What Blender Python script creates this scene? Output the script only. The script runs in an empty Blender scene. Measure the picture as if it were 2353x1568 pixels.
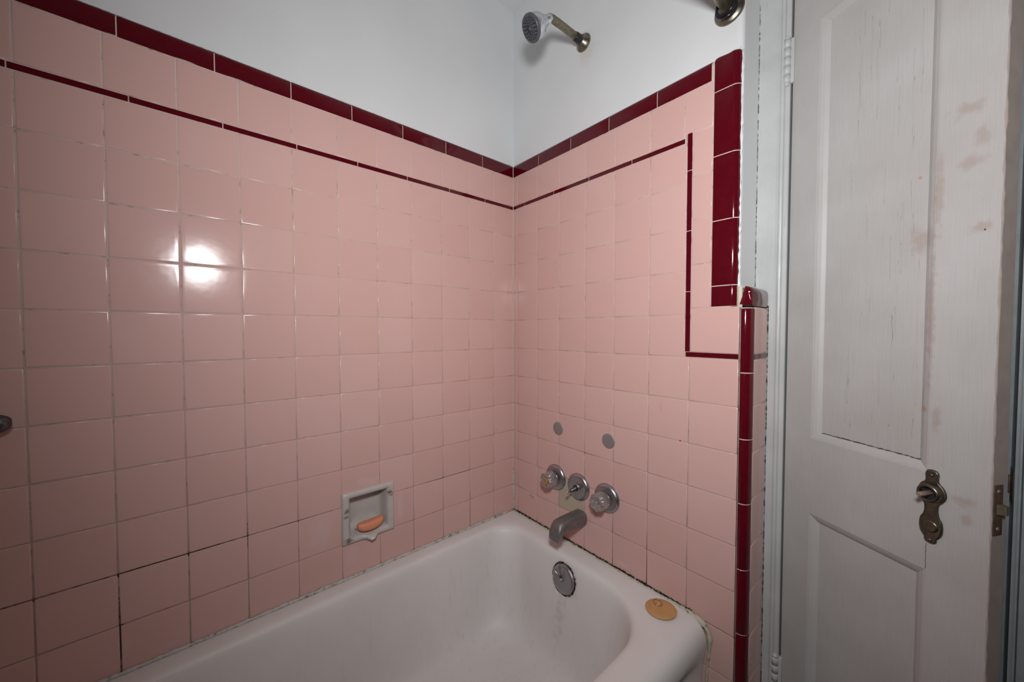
import bpy, bmesh, math, random
from mathutils import Vector, Matrix
random.seed(7)
sc = bpy.context.scene
PI = math.pi

# ---------------------------------------------------------------- camera
CAM = Vector((-0.9396, -1.0952, -0.0396))
F_ = Vector((0.6482, 0.7609, -0.0291)).normalized()
R_ = Vector((0.7612, -0.6485, -0.0006))
R_ = (R_ - F_ * R_.dot(F_)).normalized()
U_ = R_.cross(F_)
cd = bpy.data.cameras.new('camera')
cam = bpy.data.objects.new('camera', cd)
sc.collection.objects.link(cam)
M = Matrix.Identity(4)
for i in range(3):
    M[i][0] = R_[i]; M[i][1] = U_[i]; M[i][2] = -F_[i]; M[i][3] = CAM[i]
cam.matrix_world = M
cd.sensor_width = 36.0
cd.lens = 836.5 / 2353 * 36.0
cd.clip_start = 0.01
sc.camera = cam

# ---------------------------------------------------------------- world, flash, exposure
w = bpy.data.worlds.new('world'); sc.world = w
w.use_nodes = True
w.node_tree.nodes['Background'].inputs[0].default_value = (0.55, 0.62, 0.72, 1)
w.node_tree.nodes['Background'].inputs[1].default_value = 0.05
sc.view_settings.view_transform = 'Standard'
sc.view_settings.look = 'None'
sc.view_settings.gamma = 1.0
sc.view_settings.use_curve_mapping = False
sc.view_settings.exposure = 0.0

def spot(name, loc, aim, power, ang, rad, col=(1, 1, 1), blend=1.0):
    l = bpy.data.lights.new(name, 'SPOT')
    l.energy = power; l.spot_size = math.radians(ang); l.spot_blend = blend
    l.shadow_soft_size = rad; l.color = col
    o = bpy.data.objects.new(name, l); sc.collection.objects.link(o)
    o.location = loc
    o.rotation_euler = Vector(aim).to_track_quat('-Z', 'Y').to_euler()
    return o
spot('camera_flash', (-0.942, -1.118, 0.262), (0.756, 0.655, -0.02), 47, 151, 0.070, (0.97, 0.985, 1.0))

# ---------------------------------------------------------------- helpers
def obj(name, bm, mat, parent=None, kind=None, smooth=True, label=None, loc=None):
    me = bpy.data.meshes.new(name)
    bmesh.ops.recalc_face_normals(bm, faces=bm.faces)
    if loc is not None:
        bmesh.ops.translate(bm, verts=bm.verts, vec=-Vector(loc))
    bm.to_mesh(me); bm.free()
    o = bpy.data.objects.new(name, me)
    sc.collection.objects.link(o)
    if isinstance(mat, (list, tuple)):
        for m in mat: me.materials.append(m)
    elif mat: me.materials.append(mat)
    if smooth:
        for p in me.polygons: p.use_smooth = True
    if parent: o.parent = parent
    if kind: o['kind'] = kind
    if label: o['label'] = label
    if loc is not None: o.location = loc
    return o

def thing(name, label, cat, loc=(0, 0, 0), rotz=0, group=None, kind=None):
    o = bpy.data.objects.new(name, None); sc.collection.objects.link(o)
    o.empty_display_size = .05
    o.location = loc; o.rotation_euler = (0, 0, rotz)
    if kind: o['kind'] = kind
    if label: o['label'] = label
    if cat: o['category'] = cat
    if group: o['group'] = group
    return o

def tag(o, label, cat, group=None):
    o['label'] = label; o['category'] = cat
    if group: o['group'] = group
    return o

def box(bm, x0, x1, y0, y1, z0, z1, bev=0.0, seg=2, mi=0):
    r = bmesh.ops.create_cube(bm, size=1)
    vs = r['verts']
    for v in vs:
        v.co = Vector(((x0 + x1) / 2 + v.co.x * (x1 - x0), (y0 + y1) / 2 + v.co.y * (y1 - y0), (z0 + z1) / 2 + v.co.z * (z1 - z0)))
    fs = list({f for v in vs for f in v.link_faces})
    for f in fs: f.material_index = mi
    if bev > 0:
        es = list({e for v in vs for e in v.link_edges})
        bmesh.ops.bevel(bm, geom=es, offset=bev, segments=seg, affect='EDGES', profile=0.5)

def basis(axis):
    a = Vector(axis).normalized()
    t = Vector((0, 0, 1)) if abs(a.z) < .9 else Vector((0, 1, 0))
    u = t.cross(a).normalized()
    v = a.cross(u)
    return a, u, v

def lathe(bm, prof, org, axis, n=40, rfun=None, mi=0):
    """prof = [(along, radius)]"""
    a, u, v = basis(axis); org = Vector(org)
    rings = []
    for h, r in prof:
        if r < 1e-6:
            rings.append([bm.verts.new(org + a * h)])
        else:
            ring = []
            for k in range(n):
                t = 2 * PI * k / n
                rr = r * (rfun(t, h) if rfun else 1)
                ring.append(bm.verts.new(org + a * h + u * (rr * math.cos(t)) + v * (rr * math.sin(t))))
            rings.append(ring)
    for A, B in zip(rings, rings[1:]):
        if len(A) == 1 and len(B) == 1: continue
        for k in range(n):
            k2 = (k + 1) % n
            if len(A) == 1: f = bm.faces.new((A[0], B[k], B[k2]))
            elif len(B) == 1: f = bm.faces.new((A[k], A[k2], B[0]))
            else: f = bm.faces.new((A[k], A[k2], B[k2], B[k]))
            f.material_index = mi

def tube(bm, pts, rad, n=16, cap=True, closed=False, mi=0):
    pts = [Vector(p) for p in pts]
    m = len(pts)
    rads = rad if isinstance(rad, (list, tuple)) else [rad] * m
    rings = []; pu = None
    for i, p in enumerate(pts):
        if closed: t = pts[(i + 1) % m] - pts[(i - 1) % m]
        else: t = pts[min(i + 1, m - 1)] - pts[max(i - 1, 0)]
        t.normalize()
        if pu is None:
            _, u, v = basis(t)
        else:
            u = (pu - t * pu.dot(t)).normalized(); v = t.cross(u)
        pu = u
        rings.append([bm.verts.new(p + u * rads[i] * math.cos(2 * PI * k / n) + v * rads[i] * math.sin(2 * PI * k / n)) for k in range(n)])
    pairs = list(zip(rings, rings[1:]))
    if closed: pairs.append((rings[-1], rings[0]))
    for A, B in pairs:
        off = 0
        for k in range(n):
            f = bm.faces.new((A[k], A[(k + 1) % n], B[(k + 1) % n], B[k])); f.material_index = mi
    if cap and not closed:
        bm.faces.new(rings[0][::-1]); bm.faces.new(rings[-1])

def loft(bm, rings, cap0=False, cap1=False, closed=True):
    R = [[bm.verts.new(Vector(p)) for p in r] for r in rings]
    n = len(R[0])
    for A, B in zip(R, R[1:]):
        for k in range(n if closed else n - 1):
            bm.faces.new((A[k], A[(k + 1) % n], B[(k + 1) % n], B[k]))
    if cap0: bm.faces.new(R[0][::-1])
    if cap1: bm.faces.new(R[-1])
    return R

def autosmooth(o, ang=40):
    me = o.data
    bm = bmesh.new(); bm.from_mesh(me)
    for e in bm.edges:
        if len(e.link_faces) == 2 and e.calc_face_angle(0) > math.radians(ang): e.smooth = False
    bm.to_mesh(me); bm.free()
    return o

# ---------------------------------------------------------------- materials
class N:
    def __init__(s, name):
        s.m = bpy.data.materials.new(name); s.m.use_nodes = True
        s.t = s.m.node_tree; s.b = s.t.nodes['Principled BSDF']
    def n(s, typ, **kw):
        nd = s.t.nodes.new(typ)
        for k, v in kw.items(): setattr(nd, k, v)
        return nd
    def link(s, a, b): s.t.links.new(a, b)
    def coord(s, kind='Object', scale=(1, 1, 1), loc=(0, 0, 0)):
        tc = s.n('ShaderNodeTexCoord'); mp = s.n('ShaderNodeMapping')
        mp.inputs['Scale'].default_value = scale; mp.inputs['Location'].default_value = loc
        s.link(tc.outputs[kind], mp.inputs['Vector']); return mp.outputs['Vector']
    def noise(s, vec, scale, detail=4, rough=.55, dist=0):
        nd = s.n('ShaderNodeTexNoise'); nd.inputs['Scale'].default_value = scale
        nd.inputs['Detail'].default_value = detail; nd.inputs['Roughness'].default_value = rough
        nd.inputs['Distortion'].default_value = dist
        s.link(vec, nd.inputs['Vector']); return nd.outputs['Fac']
    def ramp(s, fac, stops):
        nd = s.n('ShaderNodeValToRGB'); cr = nd.color_ramp
        while len(cr.elements) < len(stops): cr.elements.new(.5)
        for e, (p, c) in zip(cr.elements, stops):
            e.position = p; e.color = (c, c, c, 1) if isinstance(c, (int, float)) else (*c, 1)
        s.link(fac, nd.inputs['Fac']); return nd.outputs['Color']
    def mix(s, fac, a, b, mode='MIX'):
        nd = s.n('ShaderNodeMix', data_type='RGBA', blend_type=mode)
        for sock, v in ((nd.inputs[0], fac), (nd.inputs[6], a), (nd.inputs[7], b)):
            if hasattr(v, 'default_value') or hasattr(v, 'is_linked'): s.link(v, sock)
            elif isinstance(v, (int, float)): sock.default_value = v
            else: sock.default_value = (*v, 1)
        return nd.outputs[2]
    def math(s, op, a, b=None, c=None):
        nd = s.n('ShaderNodeMath', operation=op)
        for i, v in enumerate((a, b, c)):
            if v is None: continue
            if isinstance(v, (int, float)): nd.inputs[i].default_value = v
            else: s.link(v, nd.inputs[i])
        return nd.outputs[0]
    def bump(s, h, strength=.2, dist=.001):
        nd = s.n('ShaderNodeBump'); nd.inputs['Strength'].default_value = strength; nd.inputs['Distance'].default_value = dist
        s.link(h, nd.inputs['Height']); s.link(nd.outputs['Normal'], s.b.inputs['Normal'])
    def set(s, **kw):
        for k, v in kw.items():
            k = {'col': 'Base Color', 'rough': 'Roughness', 'metal': 'Metallic', 'ior': 'IOR', 'trans': 'Transmission Weight', 'spec': 'Specular IOR Level', 'coat': 'Coat Weight'}[k]
            if hasattr(v, 'is_linked'): s.link(v, s.b.inputs[k])
            elif isinstance(v, (tuple, list)): s.b.inputs[k].default_value = (*v, 1)
            else: s.b.inputs[k].default_value = v
        return s.m
    def spots(s, vec, lst, nscale=40, namt=.35):
        """soft-edged marks; lst of (x,y,z,rx,ry,rz); returns 0..1 mask"""
        out = None
        nz = s.noise(vec, nscale, 4)
        for (x, y, z, rx, ry, rz) in lst:
            mp = s.n('ShaderNodeMapping')
            mp.inputs['Location'].default_value = (-x / rx, -y / ry, -z / rz)
            mp.inputs['Scale'].default_value = (1 / rx, 1 / ry, 1 / rz)
            s.link(vec, mp.inputs['Vector'])
            ln = s.n('ShaderNodeVectorMath', operation='LENGTH'); s.link(mp.outputs['Vector'], ln.inputs[0])
            d = s.math('ADD', ln.outputs['Value'], s.math('MULTIPLY', s.math('SUBTRACT', nz, .5), namt * 4))
            m = s.n('ShaderNodeMapRange', interpolation_type='SMOOTHSTEP')
            m.inputs['From Min'].default_value = 1.0; m.inputs['From Max'].default_value = .2
            m.inputs['To Min'].default_value = 0; m.inputs['To Max'].default_value = 1
            s.link(d, m.inputs['Value'])
            out = m.outputs['Result'] if out is None else s.math('MAXIMUM', out, m.outputs['Result'])
        return out

def simple(name, col, rough=.5, metal=0, nscale=0, var=.15, bump=0, **kw):
    s = N(name); s.set(rough=rough, metal=metal, **kw)
    if nscale:
        v = s.coord(); f = s.noise(v, nscale, 5)
        s.set(col=s.mix(f, tuple(c * (1 - var) for c in col), tuple(min(1, c * (1 + var)) for c in col)))
        if bump: s.bump(f, bump, .001)
    else: s.set(col=col)
    return s.m

def mat_tile(name, cols, rough=.125, tint=.05):
    s = N(name)
    at = s.n('ShaderNodeAttribute', attribute_name='tile_tone')
    v = s.coord()
    f = s.noise(v, 14, 3)
    g = s.noise(v, 900, 2)
    c = s.mix(at.outputs['Fac'], cols[0], cols[1])
    c = s.mix(s.math('MULTIPLY', s.math('SUBTRACT', f, .35), .35), c, cols[2])
    # odd replacement tiles carry tone above 1.5
    odd = s.math('GREATER_THAN', at.outputs['Fac'], 1.5)
    c = s.mix(odd, c, (0.45, 0.385, 0.295))
    # soap film low down near the tub, white dried splashes by the soap dish
    film = s.spots(v, [(-.70, 0, -.60, .035, .2, .06), (-.62, 0, -.695, .03, .2, .03), (-.57, 0, -.49, .05, .2, .015), (-.47, 0, -.60, .014, .2, .07), (-1.07, 0, -.70, .014, .2, .018), (0, -.50, -.735, .2, .03, .012)], 60, .5)
    c = s.mix(s.math('MULTIPLY', film, .35), c, (.62, .52, .50))
    rr = s.math('ADD', rough, s.math('MULTIPLY', s.noise(v, 5, 3), .05))
    s.set(col=c, rough=rr, spec=.20)
    h = s.math('ADD', s.math('MULTIPLY', s.noise(v, 22, 2), 1.0), s.math('MULTIPLY', g, .012))
    s.bump(h, .35, .0007)
    return s.m

M_pink = mat_tile('pink_glazed_tile', [(.625, .385, .348), (.665, .425, .393), (.60, .350, .300)])
sm = N('maroon_glazed_tile'); v = sm.coord()
sm.set(col=sm.mix(sm.noise(v, 60, 4), (.070, .0012, .0055), (.112, .0035, .010)), rough=.09, spec=.42)
sm.bump(sm.noise(v, 35, 2), .3, .0006); M_mar = sm.m
sg = N('tile_grout'); v = sg.coord()
gm = sg.spots(v, [(-1.0, 0, -.548, .28, .1, .008), (-1.3, 0, -.548, .20, .1, .008), (-.76, 0, -.548, .12, .1, .006), (-.29, 0, -.545, .18, .1, .006), (-1.08, 0, -.68, .006, .1, .14), (-.207, 0, -.70, .006, .1, .09), (-.43, 0, -.70, .006, .1, .1), (-.86, 0, -.55, .006, .1, .06), (0, -.345, -.44, .1, .10, .006), (0, -.75, -.764, .1, .08, .006), (0, -.24, -.49, .1, .006, .06), (0, -.35, -.50, .1, .006, .05), (0, -.46, -.70, .1, .006, .12), (0, -.575, -.72, .1, .006, .12)], 120, .25)
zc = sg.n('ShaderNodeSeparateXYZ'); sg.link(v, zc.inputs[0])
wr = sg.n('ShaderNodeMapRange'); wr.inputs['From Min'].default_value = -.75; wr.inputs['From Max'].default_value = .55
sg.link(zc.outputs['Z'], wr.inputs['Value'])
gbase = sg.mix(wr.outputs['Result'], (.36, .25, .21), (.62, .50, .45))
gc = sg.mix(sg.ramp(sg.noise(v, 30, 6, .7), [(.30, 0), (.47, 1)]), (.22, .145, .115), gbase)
gc = sg.mix(gm, gc, (.018, .012, .010))
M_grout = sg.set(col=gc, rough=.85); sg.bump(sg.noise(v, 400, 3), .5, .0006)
M_pgrout = simple('pale_grout', (.62, .54, .45), .85, 0, 120, .2, .4)
sp = N('white_plaster'); v = sp.coord()
pc = sp.mix(sp.ramp(sp.noise(v, 3, 5), [(.35, 0), (.7, 1)]), (.69, .70, .705), (.74, .75, .755))
pc = sp.mix(sp.math('MULTIPLY', sp.spots(v, [(0.01, -.345, .845, .1, .04, .05), (0.01, -.33, .91, .1, .03, .02)], 50, .4), .35), pc, (.62, .50, .38))
M_plas = sp.set(col=pc, rough=.42)
sp.bump(sp.math('ADD', sp.noise(v, 12, 4), sp.math('MULTIPLY', sp.noise(v, 160, 3), .12)), .35, .002)
st = N('white_casing_paint'); v = st.coord()
tc = st.mix(st.ramp(st.noise(v, 9, 5), [(.4, 0), (.7, 1)]), (.46, .465, .46), (.53, .535, .53))
tc = st.mix(st.math('MULTIPLY', st.ramp(st.noise(st.coord(scale=(60, 60, 4)), 4, 5), [(.66, 0), (.74, 1)]), .5), tc, (.32, .28, .24))
M_trim = st.set(col=tc, rough=.38); st.bump(st.noise(st.coord(scale=(80, 80, 6)), 3, 4), .4, .0012)
M_bluejamb = simple('blue_grey_jamb_paint', (.28, .305, .315), .45, 0, 40, .22, .5)
sd = N('door_paint'); v = sd.coord()
grain = sd.noise(sd.coord(scale=(260, 260, 7)), 2.0, 5, .6)
dcol = sd.mix(sd.ramp(sd.noise(v, 6, 4), [(.35, 0), (.7, 1)]), (.445, .43, .415), (.50, .49, .48))
dcol = sd.mix(sd.math('MULTIPLY', sd.ramp(grain, [(.35, 1), (.55, 0)]), .22), dcol, (.42, .36, .33))
smg = sd.spots(v, [(.300, 0, .225, .022, .1, .014), (.292, 0, .31, .03, .1, .014), (.262, 0, .19, .009, .1, .09), (.255, 0, -.02, .010, .1, .16), (.312, 0, .12, .02, .1, .012), (.305, 0, -.315, .018, .1, .014), (.308, 0, -.345, .010, .1, .012), (.268, 0, -.19, .008, .1, .03), (.31, 0, .26, .012, .1, .02), (.24, 0, .12, .03, .1, .03)], 70, .5)
dcol = sd.mix(sd.math('MULTIPLY', smg, .45), dcol, (.36, .25, .20))
sm2 = sd.spots(v, [(.2487, 0, -.1766, .0075, .1, .0085), (.232, 0, .228, .004, .1, .004)], 90, .2)
dcol = sd.mix(sd.math('MULTIPLY', sm2, .8), dcol, (.42, .24, .14))
crk = sd.ramp(sd.noise(sd.coord(scale=(95, 95, 3.2)), 1.6, 2, .5, .25), [(.640, 0), (.644, 1), (.647, 1), (.651, 0)])
pan = sd.n('ShaderNodeSeparateXYZ'); sd.link(v, pan.inputs[0])
inp = sd.math('MULTIPLY', sd.math('GREATER_THAN', pan.outputs['X'], .12), sd.math('LESS_THAN', pan.outputs['X'], .255))
inp = sd.math('MULTIPLY', inp, sd.math('GREATER_THAN', pan.outputs['Z'], -.27))
ck = sd.math('MULTIPLY', crk, inp)
dcol = sd.mix(sd.math('MULTIPLY', ck, .55), dcol, (.16, .12, .10))
M_door = sd.set(col=dcol, rough=.48); sd.bump(sd.math('SUBTRACT', sd.math('ADD', grain, sd.math('MULTIPLY', sd.noise(v, 30, 4), .6)), sd.math('MULTIPLY', ck, 2)), .35, .0009)
M_dedge = simple('worn_door_edge', (.40, .335, .30), .6, 0, 30, .22, .3)
se = N('tub_enamel'); v = se.coord()
ec = se.mix(se.ramp(se.noise(v, 4, 4), [(.35, 0), (.7, 1)]), (.71, .68, .66), (.77, .745, .73))
strk = se.ramp(se.noise(se.coord(scale=(45, 45, 2.2)), 1.4, 4, .6), [(.55, 0), (.75, 1)])
ez = se.n('ShaderNodeSeparateXYZ'); se.link(v, ez.inputs[0])
inner = se.n('ShaderNodeMapRange'); inner.inputs['From Min'].default_value = -.78; inner.inputs['From Max'].default_value = -.86
se.link(ez.outputs['Z'], inner.inputs['Value'])
ec = se.mix(se.math('MULTIPLY', se.math('MULTIPLY', strk, inner.outputs['Result']), .20), ec, (.47, .37, .31))
rs = se.spots(v, [(-.09, -.345, -.82, .05, .062, .062), (-.13, -.345, -.92, .06, .03, .11)], 50, .5)
ec = se.mix(se.math('MULTIPLY', rs, .30), ec, (.44, .30, .22))
scuff = se.ramp(se.noise(v, 240, 5, .75), [(.70, 0), (.76, 1)])
sc2 = se.spots(v, [(-.12, -.68, -.76, .10, .05, .03)], 50, .4)
ec = se.mix(se.math('MULTIPLY', se.math('MULTIPLY', scuff, sc2), .6), ec, (.36, .31, .31))
M_tub = se.set(col=ec, rough=.48, spec=.5)
se.bump(se.noise(v, 60, 3), .12, .0008)
def chrome(name, col=(.55, .55, .56), rough=.22, dirt=(.25, .23, .21), amt=.5, sc_=60, metal=1):
    s = N(name); v = s.coord()
    f = s.ramp(s.noise(v, sc_, 6, .65), [(.45, 0), (.68, 1)])
    s.set(col=s.mix(s.math('MULTIPLY', f, amt), col, dirt), rough=s.math('ADD', rough, s.math('MULTIPLY', f, .25)), metal=metal)
    s.bump(s.noise(v, 150, 3), .12, .0005)
    return s.m
M_chr = chrome('tarnished_chrome', (.42, .42, .44), .31, (.30, .29, .29), .22, 35)
M_head = chrome('shower_head_chrome', (.78, .81, .84), .18, (.6, .6, .6), .3)
M_spout = chrome('corroded_spout_metal', (.26, .235, .235), .42, (.15, .165, .16), .8, 45, .75)
M_brass = chrome('green_tarnished_pipe', (.30, .27, .19), .42, (.16, .15, .10), .9, 110)
M_flange = chrome('brown_tarnished_flange', (.27, .25, .20), .30, (.15, .11, .075), .8, 60)
M_disc = chrome('grey_cover_disc', (.36, .335, .325), .45, (.26, .24, .23), .5, 90, .6)
M_esc = chrome('aged_brass_escutcheon', (.185, .168, .132), .36, (.10, .075, .052), .8, 55)
M_spin = chrome('rusty_spindle_steel', (.42, .33, .26), .5, (.25, .12, .06), .9, 90, .6)
M_bolt = chrome('dull_brown_bolt', (.20, .15, .12), .5, (.10, .07, .05), .7, 120, .5)
M_latch = chrome('rusty_latch_plate', (.16, .10, .07), .6, (.07, .04, .03), .8, 120, .4)
M_black = simple('black_rubber', (.012, .012, .014), .35)
M_blackm = simple('black_ring_metal', (.018, .018, .022), .18, .3)
M_face = simple('grey_spray_plate', (.085, .09, .105), .4, 0, 60, .2, 0)
M_noz = simple('dark_nozzle_rubber', (.02, .02, .022), .5)
M_acry = simple('clear_acrylic', (.88, .82, .79), .08, 0, trans=.88, ior=1.47)
M_amber = simple('amber_cap', (.52, .27, .09), .3, 0, 60, .2, 0, trans=.25)
M_screw = simple('bright_screw', (.75, .73, .70), .2, 1)
M_dkst = chrome('dark_valve_stem', (.14, .14, .14), .35, (.05, .05, .05), .6, 150)
sdish = N('soap_dish_ceramic'); v = sdish.coord()
dc = sdish.mix(sdish.noise(v, 30, 5), (.47, .42, .39), (.58, .54, .51))
dm = sdish.spots(v, [(-.0600, -.01, -.062, .016, .03, .012), (-.066, -.01, .008, .010, .03, .007), (.0665, -.01, .036, .008, .03, .007), (-.064, -.01, .025, .010, .03, .012), (.062, -.01, .045, .010, .03, .010)], 130, .45)
dc = sdish.mix(sdish.math('MULTIPLY', dm, .85), dc, (.16, .085, .04))
M_dish = sdish.set(col=dc, rough=.35); sdish.bump(sdish.noise(v, 120, 4), .3, .0008)
M_soap = simple('orange_soap', (.72, .27, .15), .5, 0, 50, .10, .15)
M_stop = simple('orange_rubber', (.56, .305, .12), .6, 0, 70, .16, .2)
M_wire = simple('thin_ring_wire', (.40, .33, .27), .3, 1)
sk = N('moldy_caulk'); v = sk.coord()
M_mold = sk.set(col=sk.mix(sk.ramp(sk.noise(v, 45, 6, .7), [(.52, 0), (.62, 1)]), (.010, .009, .008), (.26, .23, .18)), rough=.8)
sk = N('old_caulk'); v = sk.coord()
M_caulk = sk.set(col=sk.mix(sk.ramp(sk.noise(v, 60, 6, .7), [(.33, 0), (.46, 1)]), (.10, .09, .075), (.52, .50, .46)), rough=.6)
sk = N('yellowed_caulk'); v = sk.coord()
M_ycaulk = sk.set(col=sk.mix(sk.ramp(sk.noise(v, 70, 6, .7), [(.34, 0), (.48, 1)]), (.14, .12, .08), (.52, .48, .38)), rough=.6)
M_floor = simple('floor_tile', (.32, .30, .28), .5, 0, 8, .2, 0)
M_room = simple('room_paint', (.42, .38, .33), .6, 0, 6, .06, 0)
M_shadowbox = simple('closet_paint', (.30, .31, .31), .7, 0, 6, .1, 0)
M_red = simple('red_mark', (.55, .02, .015), .5)
M_drip = simple('orange_drip', (.55, .28, .12), .5)
M_speck = simple('dark_speck', (.05, .02, .015), .5)
M_res = simple('grey_residue', (.36, .33, .28), .7, 0, 300, .5, .3)

# ---------------------------------------------------------------- tile wall builders
P = .1092
ZF = -1.14   # floor
ZC = 1.203   # ceiling
DISH = (-.6270, -.5130, -.6395, -.5255)   # x0,x1,z0,z1 opening in the long wall

def rect_sub(r, h):
    """r minus h -> list of rects (a0,a1,z0,z1)"""
    a0, a1, z0, z1 = r; b0, b1, y0, y1 = h
    if b1 <= a0 or b0 >= a1 or y1 <= z0 or y0 >= z1: return [r]
    out = []
    if z1 > y1: out.append((a0, a1, y1, z1))
    if z0 < y0: out.append((a0, a1, z0, y0))
    m0, m1 = max(z0, y0), min(z1, y1)
    if a0 < b0: out.append((a0, b0, m0, m1))
    if a1 > b1: out.append((b1, a1, m0, m1))
    return [q for q in out if q[1] - q[0] > .006 and q[3] - q[2] > .006]

def add_tile(bm, lay, rect, mapf, tone, tilt=.0012, g=.0006, wob=.0004):
    a0, a1, z0, z1 = rect
    a0 += g + random.uniform(0, wob); a1 -= g + random.uniform(0, wob); z0 += g + random.uniform(0, wob); z1 -= g + random.uniform(0, wob)
    if a1 - a0 < .004 or z1 - z0 < .004: return
    ta, tz = random.uniform(-tilt, tilt), random.uniform(-tilt, tilt)
    ca, cz = (a0 + a1) / 2, (z0 + z1) / 2
    dep = random.uniform(-.00018, .00018)
    rings = []
    for ins, d in ((0, -.003), (0, -.0008), (.0004, -.00035), (.0011, -.0001), (.0026, 0), (.009, .00010)):
        ins = min(ins, (a1 - a0) * .4, (z1 - z0) * .4)
        ring = []
        for (a, z) in ((a0 + ins, z0 + ins), (a1 - ins, z0 + ins), (a1 - ins, z1 - ins), (a0 + ins, z1 - ins)):
            o = d + dep + (a - ca) * ta * 2 + (z - cz) * tz * 2
            ring.append(bm.verts.new(mapf(a, o, z)))
        rings.append(ring)
    fs = []
    for A, B in zip(rings, rings[1:]):
        for k in range(4): fs.append(bm.faces.new((A[k], A[(k + 1) % 4], B[(k + 1) % 4], B[k])))
    fs.append(bm.faces.new(rings[-1]))
    for f in fs: f[lay] = tone

mapB = lambda a, o, z: Vector((a, -o, z))       # long wall, outward = -y
mapR = lambda a, o, z: Vector((-o, a, z))       # faucet wall, outward = -x
mapE = lambda a, o, z: Vector((a, -.8215 - o, z))

def tiles_obj(name, rects, mapf, parent, holes=(), g=.0006, mat=None, tilt=.0012, label=None):
    bm = bmesh.new(); lay = bm.faces.layers.float.new('tile_tone')
    for r in rects:
        tone = random.random() * .6 + .2; gg = g
        if len(r) > 4:
            if r[4] is not None: tone = r[4]
            if len(r) > 5: gg = r[5]
        add_tile(bm, lay, r[:4], mapf, tone, tilt, gg)
    for (b0, b1, y0, y1) in holes:
        def near():
            vs = [v for v in bm.verts if b0 - P < v.co.x < b1 + P and y0 - P < v.co.z < y1 + P]
            return vs + list({e for v in vs for e in v.link_edges}) + list({f for v in vs for f in v.link_faces})
        for co, no in (((b0, 0, 0), (1, 0, 0)), ((b1, 0, 0), (1, 0, 0)), ((0, 0, y0), (0, 0, 1)), ((0, 0, y1), (0, 0, 1))):
            bmesh.ops.bisect_plane(bm, geom=near(), dist=1e-6, plane_co=co, plane_no=no)
        kill = [f for f in bm.faces if b0 < f.calc_center_median().x < b1 and y0 < f.calc_center_median().z < y1]
        bmesh.ops.delete(bm, geom=kill, context='FACES')
    return obj(name, bm, mat or M_pink, parent, label=label)

def panel(bm, a0, a1, z0, z1, mapf, off, holes=()):
    rs = [(a0, a1, z0, z1)]
    for h in holes: rs = [q for p in rs for q in rect_sub(p, h)]
    for (b0, b1, c0, c1) in rs:
        bm.faces.new([bm.verts.new(mapf(*p)) for p in ((b0, off, c0), (b1, off, c0), (b1, off, c1), (b0, off, c1))])

def extr(bm, prof, t0, t1, fn, ch=.0008, ch0=None, ch1=None):
    """closed profile [(p,q)] pushed from t0 to t1; fn(p,q,t)->Vector, ends slightly rounded"""
    ch0 = ch if ch0 is None else ch0; ch1 = ch if ch1 is None else ch1
    cp = sum(p for p, q in prof) / len(prof); cq = sum(q for p, q in prof) / len(prof)
    def ring(t, ins):
        out = []
        for p, q in prof:
            d = math.hypot(p - cp, q - cq) or 1
            k = max(0, 1 - ins / d)
            out.append(fn(cp + (p - cp) * k, cq + (q - cq) * k, t))
        return out
    s = 1 if t1 > t0 else -1
    st0 = [(t0, ch0), (t0 + s * ch0 * .3, ch0 * .3), (t0 + s * ch0, 0)]
    st1 = [(t1 - s * ch1, 0), (t1 - s * ch1 * .3, ch1 * .3), (t1, ch1)]
    loft(bm, [ring(t, i) for t, i in st0 + st1], True, True)

def bull(h, r=.013, base=-.011):
    """bullnose section: (height, outward) flat face 0..h-r then rounds back"""
    pts = [(0.0, base), (0.0, -.0008), (.0003, -.0002), (.0009, 0.0), (.0024, .0001), (h - r - .004, .0001), (h - r, 0.0)]
    for k in range(1, 9):
        t = k / 8 * PI / 2
        pts.append((h - r + r * math.sin(t), -r + r * math.cos(t)))
    return pts

# ---- long wall (back): plaster, tile field, liner, cap
def struct_empty(name):
    return thing(name, None, None, kind='structure')

wb = bmesh.new(); panel(wb, -1.53, .012, ZF, ZC, mapB, -.012, [DISH])
wall_back = obj('wall_back', wb, M_plas, kind='structure', smooth=False)
bm = bmesh.new(); panel(bm, -1.53, -.0001, ZF, .592, mapB, -.0009, [DISH])
obj('grout', bm, M_grout, wall_back, smooth=False)
cols = [0, -.0983]
while cols[-1] > -1.53: cols.append(cols[-1] - P * (1.0 if len(cols) > 8 else 1.0006))
cols[-1] = -1.53
rows = [-(r - 4) * P for r in range(0, 15)]    # r=0 -> .4368
rects = []
for i in range(len(cols) - 1):
    a1, a0 = cols[i], cols[i + 1]
    gg = .0006 if i < 8 else .0011
    rects.append((a0, a1, .4457, .5560, None, gg))
    zt = .4318
    for r in range(1, 15):
        zb = max(rows[r], -1.14)
        rects.append((a0, a1, zb, zt, None, gg)); zt = zb
        if zb <= -1.14: break
tiles_obj('pink_tiles', rects, mapB, wall_back, [DISH])
def run(bm, seams, z0, z1, mapf, g=.001):
    for s0, s1 in zip(seams, seams[1:]):
        a0, a1 = min(s0, s1) + g, max(s0, s1) - g
        extr(bm, [(z0, -.005), (z0, -.0006), (z0 + .0006, .0002), (z1 - .0006, .0002), (z1, -.0006), (z1, -.005)], a0, a1, lambda p, q, t: mapf(t, q, p), .0006)
bm = bmesh.new(); run(bm, [0.0, -.1357, -.2863, -.4384, -.5889, -.7420, -.8929, -1.0454, -1.198, -1.35, -1.503, -1.53], .4327, .4447, mapB)
obj('liner_strip', bm, M_mar, wall_back, smooth=False)
bm = bmesh.new(); sm_ = [0.0, -.1471, -.2990, -.4516, -.6030, -.7529, -.9056, -1.0600, -1.212, -1.365, -1.518, -1.53]
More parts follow.
